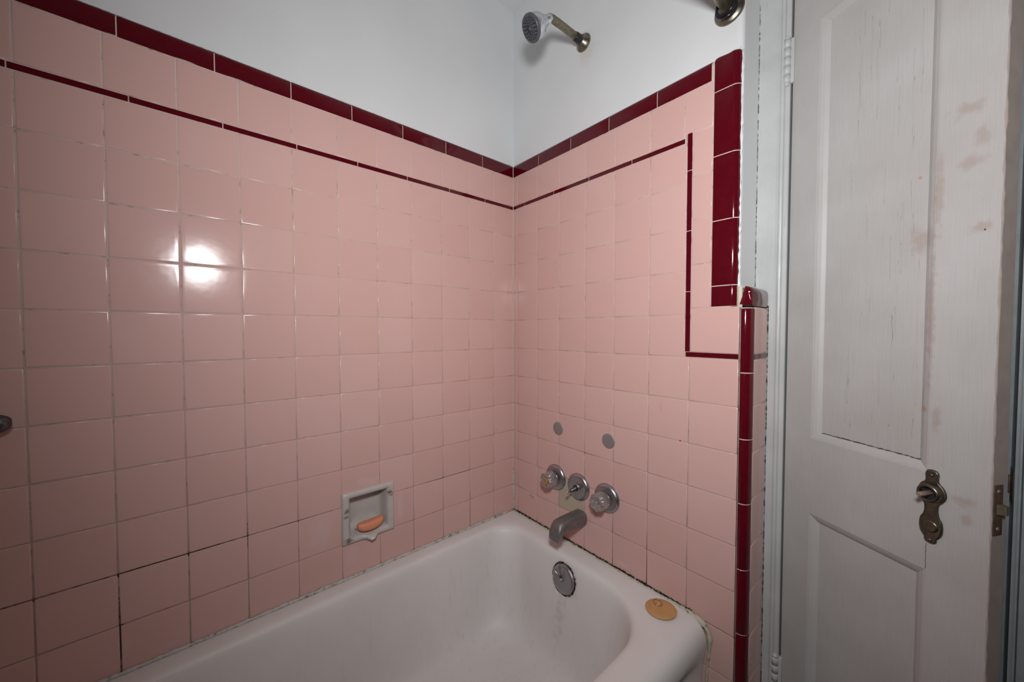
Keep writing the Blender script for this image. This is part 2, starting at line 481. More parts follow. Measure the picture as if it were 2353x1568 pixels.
for s0, s1 in zip(sm_, sm_[1:]):
    extr(bm, bull(.0485), s1 + .001, s0 - .001, lambda p, q, t: mapB(t, q, .5572 + p), .0008)
obj('cap_tiles', bm, M_mar, wall_back)
# thin pale fillers in the cap seams and old paint bead over the cap
bm = bmesh.new(); extr(bm, bull(.0475, .013), -1.53, -.0005, lambda p, q, t: mapB(t, q - .0009, .5572 + p), .0001)
obj('cap_grout', bm, M_pgrout, wall_back)
def rough_bead(bm, p0, p1, r, n=60, jit=.3, seed=1, axis=None):
    rnd = random.Random(seed); p0, p1 = Vector(p0), Vector(p1)
    pts = []; rr = []
    for i in range(n + 1):
        t = i / n
        pts.append(p0.lerp(p1, t) + Vector([rnd.uniform(-1, 1) * r * jit * .5 for _ in range(3)]))
        rr.append(r * (1 + rnd.uniform(-jit, jit)))
    tube(bm, pts, rr, 8)
bm = bmesh.new(); rough_bead(bm, (-1.53, .0115, .6062), (-.005, .0115, .6062), .0022, 110, .6, 3)
obj('paint_bead', bm, M_plas, wall_back)
bm = bmesh.new(); rough_bead(bm, (-1.53, .0098, .6052), (-.005, .0098, .6050), .0006, 300, .9, 33)
obj('edge_crack', bm, M_mold, wall_back)

# ---- faucet wall (right)
WR = -.7915   # plaster corner
bm = bmesh.new()
panel(bm, -.7785, .012, ZF, ZC, mapR, -.012)
# rounded plaster corner and the return to the closet casing
prev = None; arc = []
for k in range(0, 9):
    t = k / 8 * PI / 2
    arc.append((.012 + .013 * (1 - math.cos(t)), -.7785 - .013 * math.sin(t)))
arc.append((.121, -.7925))
for (xa, ya), (xb, yb) in zip(arc, arc[1:]):
    bm.faces.new([bm.verts.new(p) for p in ((xa, ya, .0), (xb, yb, .0), (xb, yb, ZC), (xa, ya, ZC))])
bmesh.ops.remove_doubles(bm, verts=bm.verts, dist=1e-5)
wall_right = obj('wall_right', bm, M_plas, kind='structure', smooth=False)
bm = bmesh.new()
panel(bm, -.7982, -.0001, ZF, .0135, mapR, -.0009)
panel(bm, -.779, -.0001, .0135, .592, mapR, -.0009)
obj('grout', bm, M_grout, wall_right, smooth=False)
rc = [0, -.0270, -.1351, -.2435, -.3548, -.4631, -.5751, -.6851, -.7972]
rects = []
for i in range(8):
    a1, a0 = rc[i], rc[i + 1]
    # top row between liner and cap
    if i < 6: rects.append((a0, a1, .4457, .5560))
    if i == 6: rects.append((-.6672, -.5751, .4457, .5560)); rects.append((-.7335, -.6672, .4497, .5560))
    zt = .4318
    for r in range(1, 15):
        zb = max(rows[r], -1.14) + (.0016 if i > 3 and r < 4 else 0)
        if i == 6 and r <= 4: rects.append((-.6728, a1, zb, zt))
        elif i == 7 and r <= 4: pass
        elif i == 6 and r == 5: rects.append((-.6851, a1, zb, -.0015 if False else zt) if False else (-.6728, a1, -.1075, zt))
        elif i == 7 and r == 5: pass
        elif i == 6 and r == 6: rects.append((a0, a1, zb, -.1085))
        elif i == 7 and r == 6: rects.append((a0, a1, zb, -.1085))
        elif i == 3 and r == 10: rects.append((a0, a1, zb, zt, 2.0))
        else: rects.append((a0, a1, zb, zt))
        zt = zb
        if zb <= -1.139: break
for z1_, z0_ in ((.4497, .3422), (.3422, .2356), (.2356, .1244), (.1244, .0160)):
    rects.append((-.7335, -.6868, z0_, z1_))
rects.append((-.7972, -.6868, -.0945, .0160))
tiles_obj('pink_tiles', rects, mapR, wall_right)
bm = bmesh.new()
run(bm, [0.0, -.0652, -.2154, -.3667, -.5180, -.6683], .4327, .4447, mapR)
run(bm, [-.6750, -.7970], -.1068, -.0948, mapR)
for z0_, z1_ in ((.3619, .4540), (.2114, .3609), (.0589, .2104), (-.0938, .0579)):
    extr(bm, [(-.6858, -.005), (-.6858, -.0006), (-.6852, .0002), (-.6746, .0002), (-.6740, -.0006), (-.6740, -.005)], z0_ + .0005, z1_ - .0005, lambda p, q, t: mapR(p, q, t), .0006)
obj('liner_strip', bm, M_mar, wall_right, smooth=False)
bm = bmesh.new(); s_ = [0.0, -.1399, -.2912, -.4400, -.5920, -.7297]
for s0, s1 in zip(s_, s_[1:]):
    extr(bm, bull(.0485), s1 + .001, s0 - .001, lambda p, q, t: mapR(t, q, .5572 + p), .0008)
vz = [.6045, .5252, .3743, .2213, .0664, .0165]
for k, (z1_, z0_) in enumerate(zip(vz, vz[1:])):
    extr(bm, bull(.0560, .016, -.0125), z0_ + .0011, z1_ - .0011, lambda p, q, t: mapR(-.7352 - p, q, t), .0009, ch1=.006 if k == 0 else None)
obj('cap_tiles', bm, M_mar, wall_right)
bm = bmesh.new()
extr(bm, bull(.0475, .013), -.7345, -.0005, lambda p, q, t: mapR(t, q - .0009, .5572 + p), .0001)
extr(bm, bull(.0550, .016, -.0125), .0165, .598, lambda p, q, t: mapR(-.7352 - p, q - .0009, t), .0001)
extr(bm, [(-.7345, -.0015), (-.7345, -.0006), (-.7312, -.0006), (-.7312, -.0015)], .556, .600, lambda p, q, t: mapR(p, q, t), .0001)
extr(bm, [(-.8015, -.004), (-.8015, -.0012), (-.7905, -.0012), (-.7905, -.004)], .008, .062, lambda p, q, t: mapR(p, q, t), .001)
obj('cap_grout', bm, M_pgrout, wall_right)
bm = bmesh.new()
extr(bm, [(-.8005, -.002), (-.8005, -.0009), (-.7970, -.0009), (-.7970, -.002)], ZF, .014, lambda p, q, t: mapR(p, q, t), .0001)
obj('grout', bm, M_grout, wall_right)
# corner bead tiles (vertical maroon quarter rounds)
qp = [(.010, -.7998), (.0006, -.7998), (0, -.8004), (0, -.8035)]
for k in range(1, 9):
    t = k / 8 * PI / 2
    qp.append((.018 - .018 * math.cos(t), -.8035 - .018 * math.sin(t)))
qp += [(.0205, -.8215), (.0212, -.8205), (.0212, -.810)]
bm = bmesh.new(); tz = [.0125, -.1373, -.2907, -.4413, -.5962, -.7497, -.902, -1.055, ZF]
for k, (z1_, z0_) in enumerate(zip(tz, tz[1:])):
    extr(bm, qp, z0_ + .0011, z1_ - .0011, lambda p, q, t: Vector((p, q, t)), .0008, ch1=.004 if k == 0 else None)
obj('corner_tiles', bm, M_mar, wall_right)
bm = bmesh.new()
qg = [(p * 1.0 + .0009 * (1 if p < .017 else .2), q + .0009) for p, q in qp]
extr(bm, qg, ZF, .0120, lambda p, q, t: Vector((p, q, t)), .0001)
box(bm, .0195, .0245, -.8207, -.805, ZF, .012)
obj('corner_grout', bm, M_pgrout, wall_right)
# return face: tiles, liner, cap
bm = bmesh.new(); panel(bm, .0205, .121, ZF, .0135, mapE, -.0009)
obj('return_grout', bm, M_pgrout, wall_right, smooth=False)
rects = [(.0235, .1165, -.0945, .0125)]
zt = -.1075
for r in range(6, 15):
    zb = max(rows[r] + .004, -1.14)
    rects.append((.0235, .1165, zb, zt)); zt = zb
    if zb <= -1.139: break
tiles_obj('return_tiles', rects, mapE, wall_right)
bm = bmesh.new(); run(bm, [.0235, .1165], -.1068, -.0948, mapE)
obj('return_liner', bm, M_mar, wall_right, smooth=False)
bm = bmesh.new()
extr(bm, bull(.046, .016, -.029), .1165, .0005, lambda p, q, t: mapE(t, q, .0155 + p), .001, ch1=.007)
obj('return_cap', bm, M_mar, wall_right)
bm = bmesh.new(); rough_bead(bm, (.1183, -.8220, ZF), (.1183, -.8220, .02), .0008, 200, .6, 5)
rough_bead(bm, (.119, -.7932, .06), (.1192, -.7932, ZC), .0006, 200, .8, 6)
obj('edge_crack', bm, M_mold, wall_right)
# rough plaster edge next to the vertical cap
bm = bmesh.new(); rough_bead(bm, (.0125, -.7905, .02), (.0125, -.7905, .60), .0030, 60, .5, 8)
rough_bead(bm, (.012, -.79, .061), (.118, -.7935, .064), .0035, 20, .4, 9)
rough_bead(bm, (.0118, -.73, .6065), (.0118, -.01, .6062), .0020, 60, .6, 10)
rough_bead(bm, (.0118, -.7345, .6085), (.0118, -.786, .6085), .0026, 12, .3, 10)
obj('paint_bead', bm, M_plas, wall_right)
# pale bead in the inside corner of the tiling
bm = bmesh.new(); rough_bead(bm, (-.0006, -.0006, -.60), (-.0006, -.0006, .600), .0014, 60, .15, 11)
obj('corner_bead', bm, M_pgrout, wall_right)
bm = bmesh.new(); rough_bead(bm, (-.001, -.001, -.757), (-.001, -.001, -.60), .0028, 20, .5, 12)
obj('caulk', bm, M_caulk, wall_right)
# small marks on the faucet wall tiles
bm = bmesh.new(); box(bm, -.0006, -.0001, -.6125, -.6115, -.262, -.232, .0002)
obj('dried_drip', bm, M_drip, wall_right)
bm = bmesh.new(); lathe(bm, [(0, 0), (0, .0022), (.0004, .0015), (.0005, 0)], (-.0002, -.6651, -.3259), (-1, 0, 0), 7)
obj('red_speck', bm, M_red, wall_right)
bm = bmesh.new(); box(bm, -.0006, -.0001, -.1165, -.114, .2435, .2455, .0003)
obj('dark_speck', bm, M_speck, wall_right)
bm = bmesh.new()
rnd = random.Random(4)
for k in range(9):
    y = -.096 - k * .0026; z = -.6655 - k * .0006
    box(bm, -.0005, -.0001, y - .001, y + .0008, z - .004 + rnd.uniform(-.001, .001), z + .003 + rnd.uniform(-.001, .001))
obj('glue_residue', bm, M_res, wall_right, smooth=False)

# ---- other walls, ceiling, floor
YF, XL = -2.3, -1.53
bm = bmesh.new(); box(bm, XL, .7, YF, .012, ZC, ZC + .05)
obj('ceiling', bm, M_plas, kind='structure', smooth=False)
bm = bmesh.new(); box(bm, XL, .7, YF, .012, ZF - .05, ZF)
obj('floor', bm, M_floor, kind='structure', smooth=False)
bm = bmesh.new(); box(bm, XL - .05, XL, YF, .012, ZF, ZC)
obj('wall_left', bm, M_room, kind='structure', smooth=False)
bm = bmesh.new(); box(bm, XL, .7, YF - .05, YF, ZF, ZC)
obj('wall_front', bm, M_room, kind='structure', smooth=False)

# ---- closet doorway: left casing, right casing, jambs, closet, door
def casing(bm, prof, z0, z1):
    loft(bm, [[Vector((x, y, z)) for x, y in prof] for z in (z0, z1)], True, True)
DT = 1.02
bm = bmesh.new()
casing(bm, [(.155, -.790), (.1195, -.790), (.1185, -.795), (.1185, -.8325), (.1200, -.8345), (.1190, -.8375), (.1165, -.8390), (.1155, -.8420), (.1165, -.8450), (.1190, -.8462), (.1215, -.8475), (.1215, -.8545), (.1235, -.8560), (.310, -.8560), (.310, -.790)], ZF, DT)
box(bm, .178, .31, -.866, -.856, ZF, DT, .001)
tr = obj('trim_1', bm, M_trim, kind='structure'); autosmooth(tr, 35)
bm = bmesh.new()
casing(bm, [(.31, -1.26), (.1160, -1.26), (.1130, -1.255), (.1130, -1.1930), (.1240, -1.1920), (.1240, -1.1895), (.1125, -1.1885), (.1115, -1.1870), (.1120, -1.1840), (.31, -1.1840)], ZF, DT)
box(bm, .165, .31, -1.1845, -1.1660, ZF, DT, .001)
tr2 = obj('trim_2', bm, M_bluejamb, kind='structure'); autosmooth(tr2, 35)
bm = bmesh.new(); box(bm, .1200, .1600, -1.1842, -1.1833, -.345, -.283, .0003); box(bm, .1610, .1655, -1.1850, -1.1815, -.332, -.300, .0005)
sp_ = obj('strike_plate', bm, M_latch, tr2)
bm = bmesh.new(); box(bm, .119, .31, -1.27, -.79, DT, DT + .09, .002)
obj('trim_3', bm, M_trim, kind='structure')
bm = bmesh.new(); box(bm, .121, .17, YF, -1.26, ZF, ZC); box(bm, .121, .17, -1.26, -.79, DT + .09, ZC)
obj('wall_door', bm, M_room, kind='structure', smooth=False)
bm = bmesh.new()
box(bm, .31, .65, -.80, -.79, ZF, ZC); box(bm, .31, .65, -1.27, -1.26, ZF, ZC); box(bm, .65, .66, -1.27, -.79, ZF, ZC)
obj('wall_closet', bm, M_shadowbox, kind='structure', smooth=False)

DROT = math.atan2(-.8786, -.4775)
door = thing('door_1', None, None, (.130, -.8592, 0), DROT, kind='structure')
DH, DL, DTK = 1.0, .3337, .031
ZB = ZF + .012
def bord(s0, s1, z0, z1, d): return [(s0, d, z0), (s1, d, z0), (s1, d, z1), (s0, d, z1)]
PA = (.0600, .2600, -.2835, .6420)     # upper panel outer edge of sticking
PB = (.0600, .2600, ZB + .17, -.4545)   # lower panel
bm = bmesh.new()
# face with two openings, stepped sticking, recessed panels
def quad(a, b, c, d_): 
    f = bm.faces.new([bm.verts.new(p) for p in (a, b, c, d_)]); return f
def rect(s0, s1, z0, z1, d): quad((s0, d, z0), (s1, d, z0), (s1, d, z1), (s0, d, z1))
rect(0.0, .060, ZB, DH, 0); rect(.260, DL, ZB, DH, 0)
rect(.060, .260, ZB, PB[2], 0); rect(.060, .260, PB[3], PA[2], 0); rect(.060, .260, PA[3], DH, 0)
bmesh.ops.remove_doubles(bm, verts=bm.verts, dist=1e-6)
for Pn in (PA, PB):
    steps = [(0, 0), (.0008, .0018), (.0035, .0022), (.010, .0050), (.0150, .0085), (.0165, .0100)]
    rs = []
    for ins, d in steps:
        rs.append([(Pn[0] + ins, d, Pn[2] + ins), (Pn[1] - ins, d, Pn[2] + ins), (Pn[1] - ins, d, Pn[3] - ins), (Pn[0] + ins, d, Pn[3] - ins)])
    loft(bm, rs)
# edges and back
rect(0, DL, ZB, DH, DTK)
for a, b in (((0, ZB), (0, DH)), ((0, DH), (DL, DH)), ((DL, ZB), (0, ZB))):
    quad((a[0], 0, a[1]), (b[0], 0, b[1]), (b[0], DTK, b[1]), (a[0], DTK, a[1]))
slab = obj('door_frame', bm, M_door, door, smooth=False)
bm = bmesh.new(); quad((DL, 0.0, ZB), (DL, 0.0, DH), (DL, DTK, DH), (DL, DTK, ZB))
r_ = random.Random(2)
pts = [(DL - .0003 + r_.uniform(-.0004, .0004), .0006, ZB + (DH - ZB) * i / 160) for i in range(161)]
tube(bm, pts, [.0012 * (1 + r_.uniform(-.5, .5)) for _ in pts], 6)
obj('door_edge', bm, M_dedge, door, smooth=False, label='bare worn brownish latch edge')
for i, Pn in enumerate((PA, PB)):
    bm = bmesh.new()
    s0, s1, z0, z1 = Pn[0] + .0160, Pn[1] - .0160, Pn[2] + .0160, Pn[3] - .0160
    box(bm, s0, s1, .0098, .0200, z0, z1)
    obj('door_panel', bm, M_door, door, smooth=False)
# rough paint ridge along the lower edge of the upper panel
bm = bmesh.new(); r_ = random.Random(3)
pts = [(.078 + .168 * i / 40, .0088, -.2672 + r_.uniform(-.0006, .0006)) for i in range(41)]
tube(bm, pts, [.0006 * (1 + r_.uniform(-.5, .9)) for _ in pts], 6)
obj('paint_crack', bm, M_speck, door)
bm = bmesh.new(); r_ = random.Random(5)
pts = [(.2605 + r_.uniform(-.0005, .0005), .0000, -.452 + .045 * i / 20) for i in range(21)]
tube(bm, pts, .00035, 6)
pts = [(.0600, .0001, -.284 - .03 * i / 10) for i in range(11)]
obj('joint_crack', bm, M_speck, door)

# escutcheon on the door
def smooth_outline(pts, n=8):
    out = []; m = len(pts)
    for i in range(m):
        p0, p1, p2, p3 = (Vector(pts[(i + k) % m]) for k in (-1, 0, 1, 2))
        for j in range(n):
            t = j / n
            out.append(.5 * ((2 * p1) + (-p0 + p2) * t + (2 * p0 - 5 * p1 + 4 * p2 - p3) * t * t + (-p0 + 3 * p1 - 3 * p2 + p3) * t ** 3))
    return out
half = [(0.0, .0395), (.0060, .0380), (.0085, .0330), (.0082, .0250), (.0090, .0190), (.0150, .0120), (.0182, .0030), (.0178, -.0050), (.0140, -.0130), (.0098, -.0190), (.0086, -.0300), (.0105, -.0400), (.0140, -.0470), (.0152, -.0580), (.0140, -.0680), (.0105, -.0750), (.0080, -.0785), (.0076, -.0830), (.0050, -.0865), (0.0, -.0875)]
outl = half + [(-a, b) for a, b in half[-2:0:-1]]
outl = [(p.x, p.y) for p in smooth_outline([(a, b, 0) for a, b in outl], 4)]
EC = (.2665, -.3165)
bm = bmesh.new()
rr_ = []
for sc_, d in ((1.0, 0), (1.0, -.0012), (.96, -.0028), (.88, -.0036), (.80, -.0030), (.4, -.0030), (.02, -.0030)):
    rr_.append([(EC[0] + a * (sc_ if sc_ < .8 else sc_), d, EC[1] + (b - (-.024)) * (1 - (1 - sc_) * (.35 if sc_ > .7 else 1)) + (-.024)) for a, b in outl])
loft(bm, rr_, False, True)
esc = obj('escutcheon', bm, M_esc, door, label='tarnished brass knob plate without a knob')
bm = bmesh.new()
lathe(bm, [(.0015, .0165), (.005, .0162), (.0095, .0150), (.0115, .0132), (.0120, .0118), (.0112, .0106), (.0090, .0100), (.0030, .0098), (.0030, 0)], (EC[0] - .0005, 0, EC[1]), (0, -1, 0), 36)
obj('knob_collar', bm, M_esc, esc)
bm = bmesh.new()
lathe(bm, [(.0034, .0096), (.0036, 0)], (EC[0] - .0005, 0, EC[1]), (0, -1, 0), 24)
obj('knob_hole', bm, M_noz, esc)
bm = bmesh.new(); box(bm, EC[0] - .0036, EC[0] + .0030, -.0300, -.002, EC[1] - .0040, EC[1] + .0026, .0005)
bmesh.ops.rotate(bm, verts=bm.verts, cent=(EC[0], 0, EC[1]), matrix=Matrix.Rotation(math.radians(38), 3, 'Y'))
obj('spindle', bm, M_spin, esc, label='rusty square spindle sticking out')
for dz in (.0300, -.0815):
    bm = bmesh.new(); lathe(bm, [(.002, .0032), (.0042, .0028), (.0050, .0012), (.0050, 0)], (EC[0], 0, EC[1] + dz), (0, -1, 0), 16)
    obj('screw', bm, M_esc, esc)
bm = bmesh.new(); lathe(bm, [(.002, .0105), (.0042, .0095), (.0046, .0070), (.0040, .0050), (.0044, 0)], (EC[0], 0, EC[1] - .058), (0, -1, 0), 28)
obj('key_boss', bm, M_esc, esc)
# latch face plate on the edge
bm = bmesh.new(); box(bm, DL - .001, DL + .0012, .0035, .0225, -.3540, -.2760, .0004)
lp = obj('latch_plate', bm, M_latch, door)
bm = bmesh.new()
loft(bm, [[(DL + .0005, y, z) for y, z in ((.008, -.3215), (.020, -.3215), (.020, -.3055), (.008, -.3055))], [(DL + .0085, y, z) for y, z in ((.0150, -.3205), (.0198, -.3205), (.0198, -.3065), (.0150, -.3065))]], True, True)
obj('latch_bolt', bm, M_bolt, lp, smooth=False)
for z in (-.286, -.344):
    bm = bmesh.new(); lathe(bm, [(0, .003), (.0008, .0026), (.0012, 0)], (DL + .0012, .012, z), (1, 0, 0), 12)
    obj('screw', bm, M_spin, lp)
bm = bmesh.new(); lathe(bm, [(0, .0012), (.0006, 0)], (.3165, -.0003, .115), (0, -1, 0), 10)
obj('nail_hole', bm, M_speck, door)
# hinges: painted barrel with knuckles, finials, leaves
def hinge(z0):
    z1 = z0 + .102
    bm = bmesh.new()
    c = Vector((.1205, -.8492))
    prof = [(z0 - .007, 0), (z0 - .0065, .0035), (z0 - .003, .0062), (z0, .0066)]
    kn = 5
    for k in range(kn):
        a = z0 + (z1 - z0) * k / kn; b = z0 + (z1 - z0) * (k + 1) / kn
        prof += [(a + .0003, .0044), (a + .0009, .0070), (b - .0009, .0072), (b - .0003, .0044)]
    prof += [(z1, .0066), (z1 + .003, .0062), (z1 + .006, .0035), (z1 + .0065, 0)]
    lathe(bm, prof, (c.x, c.y, 0), (0, 0, 1), 20)
    box(bm, .1212, .1240, -.8560, -.8490, z0, z1, .0005)
    box(bm, .1215, .1330, -.8625, -.8480, z0, z1, .0008)
    h = obj('hinge', bm, M_trim, None)
    return h
for z0 in (.5405, -.945, .772):
    h = hinge(z0)
    h.parent = tr
# ---------------------------------------------------------------- bathtub
def contour(x0, x1, y0, y1, rb, rf, z, nl=30, ns=14, na=12):
    """rounded rectangle, back corners radius rb, front corners rf, ccw from front-left"""
    pts = []
    def line(a, b, n):
        for i in range(n):
            t = i / n; pts.append([a[0] + (b[0] - a[0]) * t, a[1] + (b[1] - a[1]) * t, z])
    def arc_(cx, cy, r, a0, n):
        for i in range(n):
            t = math.radians(a0 + 90 * i / n); pts.append([cx + r * math.cos(t), cy + r * math.sin(t), z])
    line((x0 + rf, y0), (x1 - rf, y0), nl)
    arc_(x1 - rf, y0 + rf, rf, -90, na)
    line((x1, y0 + rf), (x1, y1 - rb), ns)
    arc_(x1 - rb, y1 - rb, rb, 0, na)
    line((x1 - rb, y1), (x0 + rb, y1), nl)
    arc_(x0 + rb, y1 - rb, rb, 90, na)
    line((x0, y1 - rb), (x0, y0 + rf), ns)
    arc_(x0 + rf, y0 + rf, rf, 180, na)
    return pts
X0T, X1T, Y1T = -1.528, -.003, -.003
def ss(a, b, x):
    t = max(0, min(1, (x - a) / (b - a))); return t * t * (3 - 2 * t)
rings = []
def R(y0, z, rec=0, rf=.012):
    c = contour(X0T, X1T, y0, Y1T, .004, rf, z)
    if rec:
        for p in c:
            if p[1] < -.60: p[1] += rec * ss(-.055, -.150, p[0]) if p[0] > -.8 else rec * ss(-1.47, -1.42, p[0])
    rings.append(c)
R(-.730, ZF, .030); R(-.731, -.95, .034); R(-.733, -.875, .034); R(-.736, -.852, .026); R(-.7385, -.838, .012); R(-.7400, -.826, .004); R(-.7412, -.812, 0); R(-.7415, -.802, 0)
R(-.7400, -.789, 0, .016); R(-.7355, -.777, 0, .018); R(-.7280, -.7675, 0, .02); R(-.7180, -.7615, 0, .02); R(-.7060, -.7582, 0, .02)
for (x1, y1, y0, x0, rb, rf, z) in (
        (-.020, -.018, -.692, -1.48, .05, .10, -.7574), (-.038, -.030, -.672, -1.45, .085, .165, -.7578), (-.055, -.044, -.657, -1.43, .09, .165, -.7588),
        (-.066, -.052, -.648, -1.415, .09, .163, -.7618), (-.073, -.057, -.643, -1.405, .09, .160, -.7680), (-.079, -.062, -.6405, -1.395, .09, .158, -.780),
        (-.086, -.068, -.636, -1.38, .092, .156, -.815), (-.095, -.075, -.630, -1.36, .095, .155, -.870), (-.106, -.083, -.622, -1.33, .10, .152, -.930),
        (-.118, -.091, -.612, -1.29, .105, .150, -.990), (-.132, -.101, -.602, -1.25, .11, .150, -1.035), (-.150, -.116, -.588, -1.21, .12, .145, -1.062),
        (-.175, -.140, -.566, -1.17, .12, .14, -1.078), (-.205, -.170, -.540, -1.13, .11, .12, -1.086), (-.245, -.215, -.495, -1.08, .10, .10, -1.090),
        (-.300, -.290, -.420, -1.0, .05, .05, -1.092)):
    rings.append(contour(x0, x1, y0, y1, rb, rf, z))
bm = bmesh.new(); loft(bm, rings, False, True)
tub = obj('bathtub', bm, M_tub)
tag(tub, 'white enamelled built-in bathtub set against the pink tiled walls', 'bathtub')
sub = tub.modifiers.new('smooth', 'SUBSURF'); sub.levels = 1; sub.render_levels = 1
# caulk lines
bm = bmesh.new(); rough_bead(bm, (-.0012, -.008, -.7540), (-.0012, -.700, -.7560), .0024, 220, .7, 21)
obj('mildewed_caulk', bm, M_mold, tub, label='black mildewed caulk line')
bm = bmesh.new(); rough_bead(bm, (-.0052, -.008, -.7578), (-.0052, -.700, -.7590), .0028, 200, .4, 31)
obj('caulk', bm, M_ycaulk, tub)
bm = bmesh.new(); rough_bead(bm, (-1.52, -.003, -.756), (-.03, -.003, -.7565), .0042, 260, .35, 22)
obj('caulk', bm, M_caulk, tub)
bm = bmesh.new()
ctrl = [(-.006, -.640, -.7590), (-.006, -.680, -.7595), (-.006, -.7050, -.7610), (-.0055, -.7230, -.7650), (-.005, -.7360, -.7730), (-.0045, -.7430, -.7850), (-.0035, -.7455, -.80), (-.0025, -.7440, -.83), (-.0025, -.7400, -.87), (-.0025, -.7380, -.95), (-.0025, -.7370, -1.13)]
pts = []
for a, b in zip(ctrl, ctrl[1:]):
    n_ = max(2, int((Vector(b) - Vector(a)).length / .006))
    for i in range(n_): pts.append(Vector(a).lerp(Vector(b), i / n_))
r_ = random.Random(9)
tube(bm, pts, [(.0030 + .0045 * math.exp(-((i - 12) / 9.0) ** 2)) * (1 + r_.uniform(-.3, .3)) for i in range(len(pts))], 8)
obj('yellowed_caulk', bm, M_ycaulk, tub, label='lumpy yellowed caulk at the tub corner')
# overflow plate on the end wall of the tub
OV = Vector((-.0885, -.3475, -.8195)); OA = Vector((-1, 0, .17)).normalized()
bm = bmesh.new()
lathe(bm, [(-.004, .0435), (.002, .0435), (.006, .0420), (.0085, .0385), (.0080, .0330), (.0070, .0150), (.0075, 0)], OV, OA, 48)
ovp = obj('overflow_plate', bm, M_chr, tub, label='scratched chrome overflow cover')
bm = bmesh.new()
a_, u_, v_ = basis(OA)
piv = OV + OA * .0095 + Vector((0, .004, -.004))
tip = OV + OA * .018 + Vector((0, .030, .026))
tube(bm, [piv, piv.lerp(tip, .5) + OA * .002, tip], [.0042, .0036, .0030], 10)
lathe(bm, [(-.004, .006), (.004, .0055), (.006, .003), (.006, 0)], piv, OA, 16)
obj('trip_lever', bm, M_chr, ovp)
for s in (-1, 1):
    bm = bmesh.new(); lathe(bm, [(0, .0045), (.0016, .0038), (.002, 0)], OV + OA * .0072 + Vector((0, .018 * s, -.012)), OA, 14)
    obj('screw', bm, M_dkst, ovp)
bm = bmesh.new(); r_ = random.Random(17)
pts = [OV + OA * .0015 + (u_ * math.cos(t) + v_ * math.sin(t)) * .0455 * (1 + r_.uniform(-.02, .03)) for t in [2 * PI * k / 70 for k in range(70)]]
tube(bm, pts, [.0016 * (1 + r_.uniform(-.7, .8)) for _ in pts], 6, closed=True)
obj('mildew_ring', bm, M_mold, ovp)
bm = bmesh.new()
lathe(bm, [(-.004, .030), (.0015, .030), (.003, .027), (.0015, .022), (-.004, .019), (-.012, .018), (-.012, 0)], (-.2270, -.3600, -1.0905), (0, 0, 1), 36)
obj('drain', bm, M_dkst, tub)

# rubber stopper on the rim
SL = Vector((-.0560, -.6470, -.7568))
stp = thing('sink_stopper', 'flat round orange rubber plug lying on the white tub rim', 'plug', SL)
bm = bmesh.new(); lathe(bm, [(0, 0), (0, .0345), (.0010, .0378), (.0022, .0382), (.0034, .0375), (.0040, .0345), (.0048, .020), (.0050, .010), (.0052, 0)], (0, 0, 0), (.02, .06, 1), 56)
obj('rubber_disc', bm, M_stop, stp)
bm = bmesh.new(); lathe(bm, [(.003, .0062), (.0075, .0050), (.0100, .0035), (.0108, 0)], (.0075, .0100, .001), (0, 0, 1), 20)
obj('nub', bm, M_stop, stp)
bm = bmesh.new(); c0 = Vector((.0085, .0130, .0072))
tube(bm, [c0 + Vector((.0105 * math.cos(t), .0105 * math.sin(t), .0018 * math.sin(t))) for t in [2 * PI * k / 36 for k in range(36)]], .0006, 8, closed=True)
obj('wire_ring', bm, M_wire, stp)

# ---------------------------------------------------------------- soap dish and soap
DC = Vector((-.5700, 0, -.5820))
dish = thing('soap_dish', 'square white recessed ceramic soap dish in the pink wall, stained brown', 'soap dish', DC)
bm = bmesh.new()
W2, H2 = .0760, .0750
def sq(w_, h_, y, dz=0.0, lip=0.0, r=.004, n=12):
    pts = []
    m = [(-1, -1), (1, -1), (1, 1), (-1, 1)]
    for k in range(4):
        a, b = m[k], m[(k + 1) % 4]
        for i in range(n):
            t = i / n
            x = (a[0] + (b[0] - a[0]) * t) * w_; z = (a[1] + (b[1] - a[1]) * t) * h_
            q = 0.0; zz = 0
            if k == 0:
                q = lip * math.exp(-((x - .0045) / .013) ** 2)
                zz = -abs(q) * .35
            # rounded outer corners
            pts.append((x, y - q, z + dz + zz))
    return pts
rr_ = [sq(W2, H2, .004), sq(W2, H2, -.0030, lip=.004), sq(W2 - .0012, H2 - .0012, -.0062, lip=.010), sq(W2 - .005, H2 - .005, -.0088, lip=.019), sq(W2 - .0105, H2 - .010, -.0092, lip=.023),
       sq(W2 - .0165, H2 - .0150, -.0075, lip=.016), sq(W2 - .0205, H2 - .0175, -.0035, lip=.010), sq(W2 - .0225, H2 - .0190, .002, lip=.004), sq(W2 - .0245, H2 - .0205, .020), sq(W2 - .0270, H2 - .0225, .040), sq(W2 - .033, H2 - .028, .0470), sq(.012, .012, .0480)]
loft(bm, rr_, False, True)
d_o = obj('dish_body', bm, M_dish, dish); autosmooth(d_o, 60)
for k, xx in enumerate((-.030, -.012, .008, .026)):
    bm = bmesh.new(); tube(bm, [(xx, -.001, -.0555), (xx, .012, -.0548), (xx, .030, -.0548)], [.0018, .0028, .0028], 8)
    obj('drain_rib', bm, M_dish, dish)
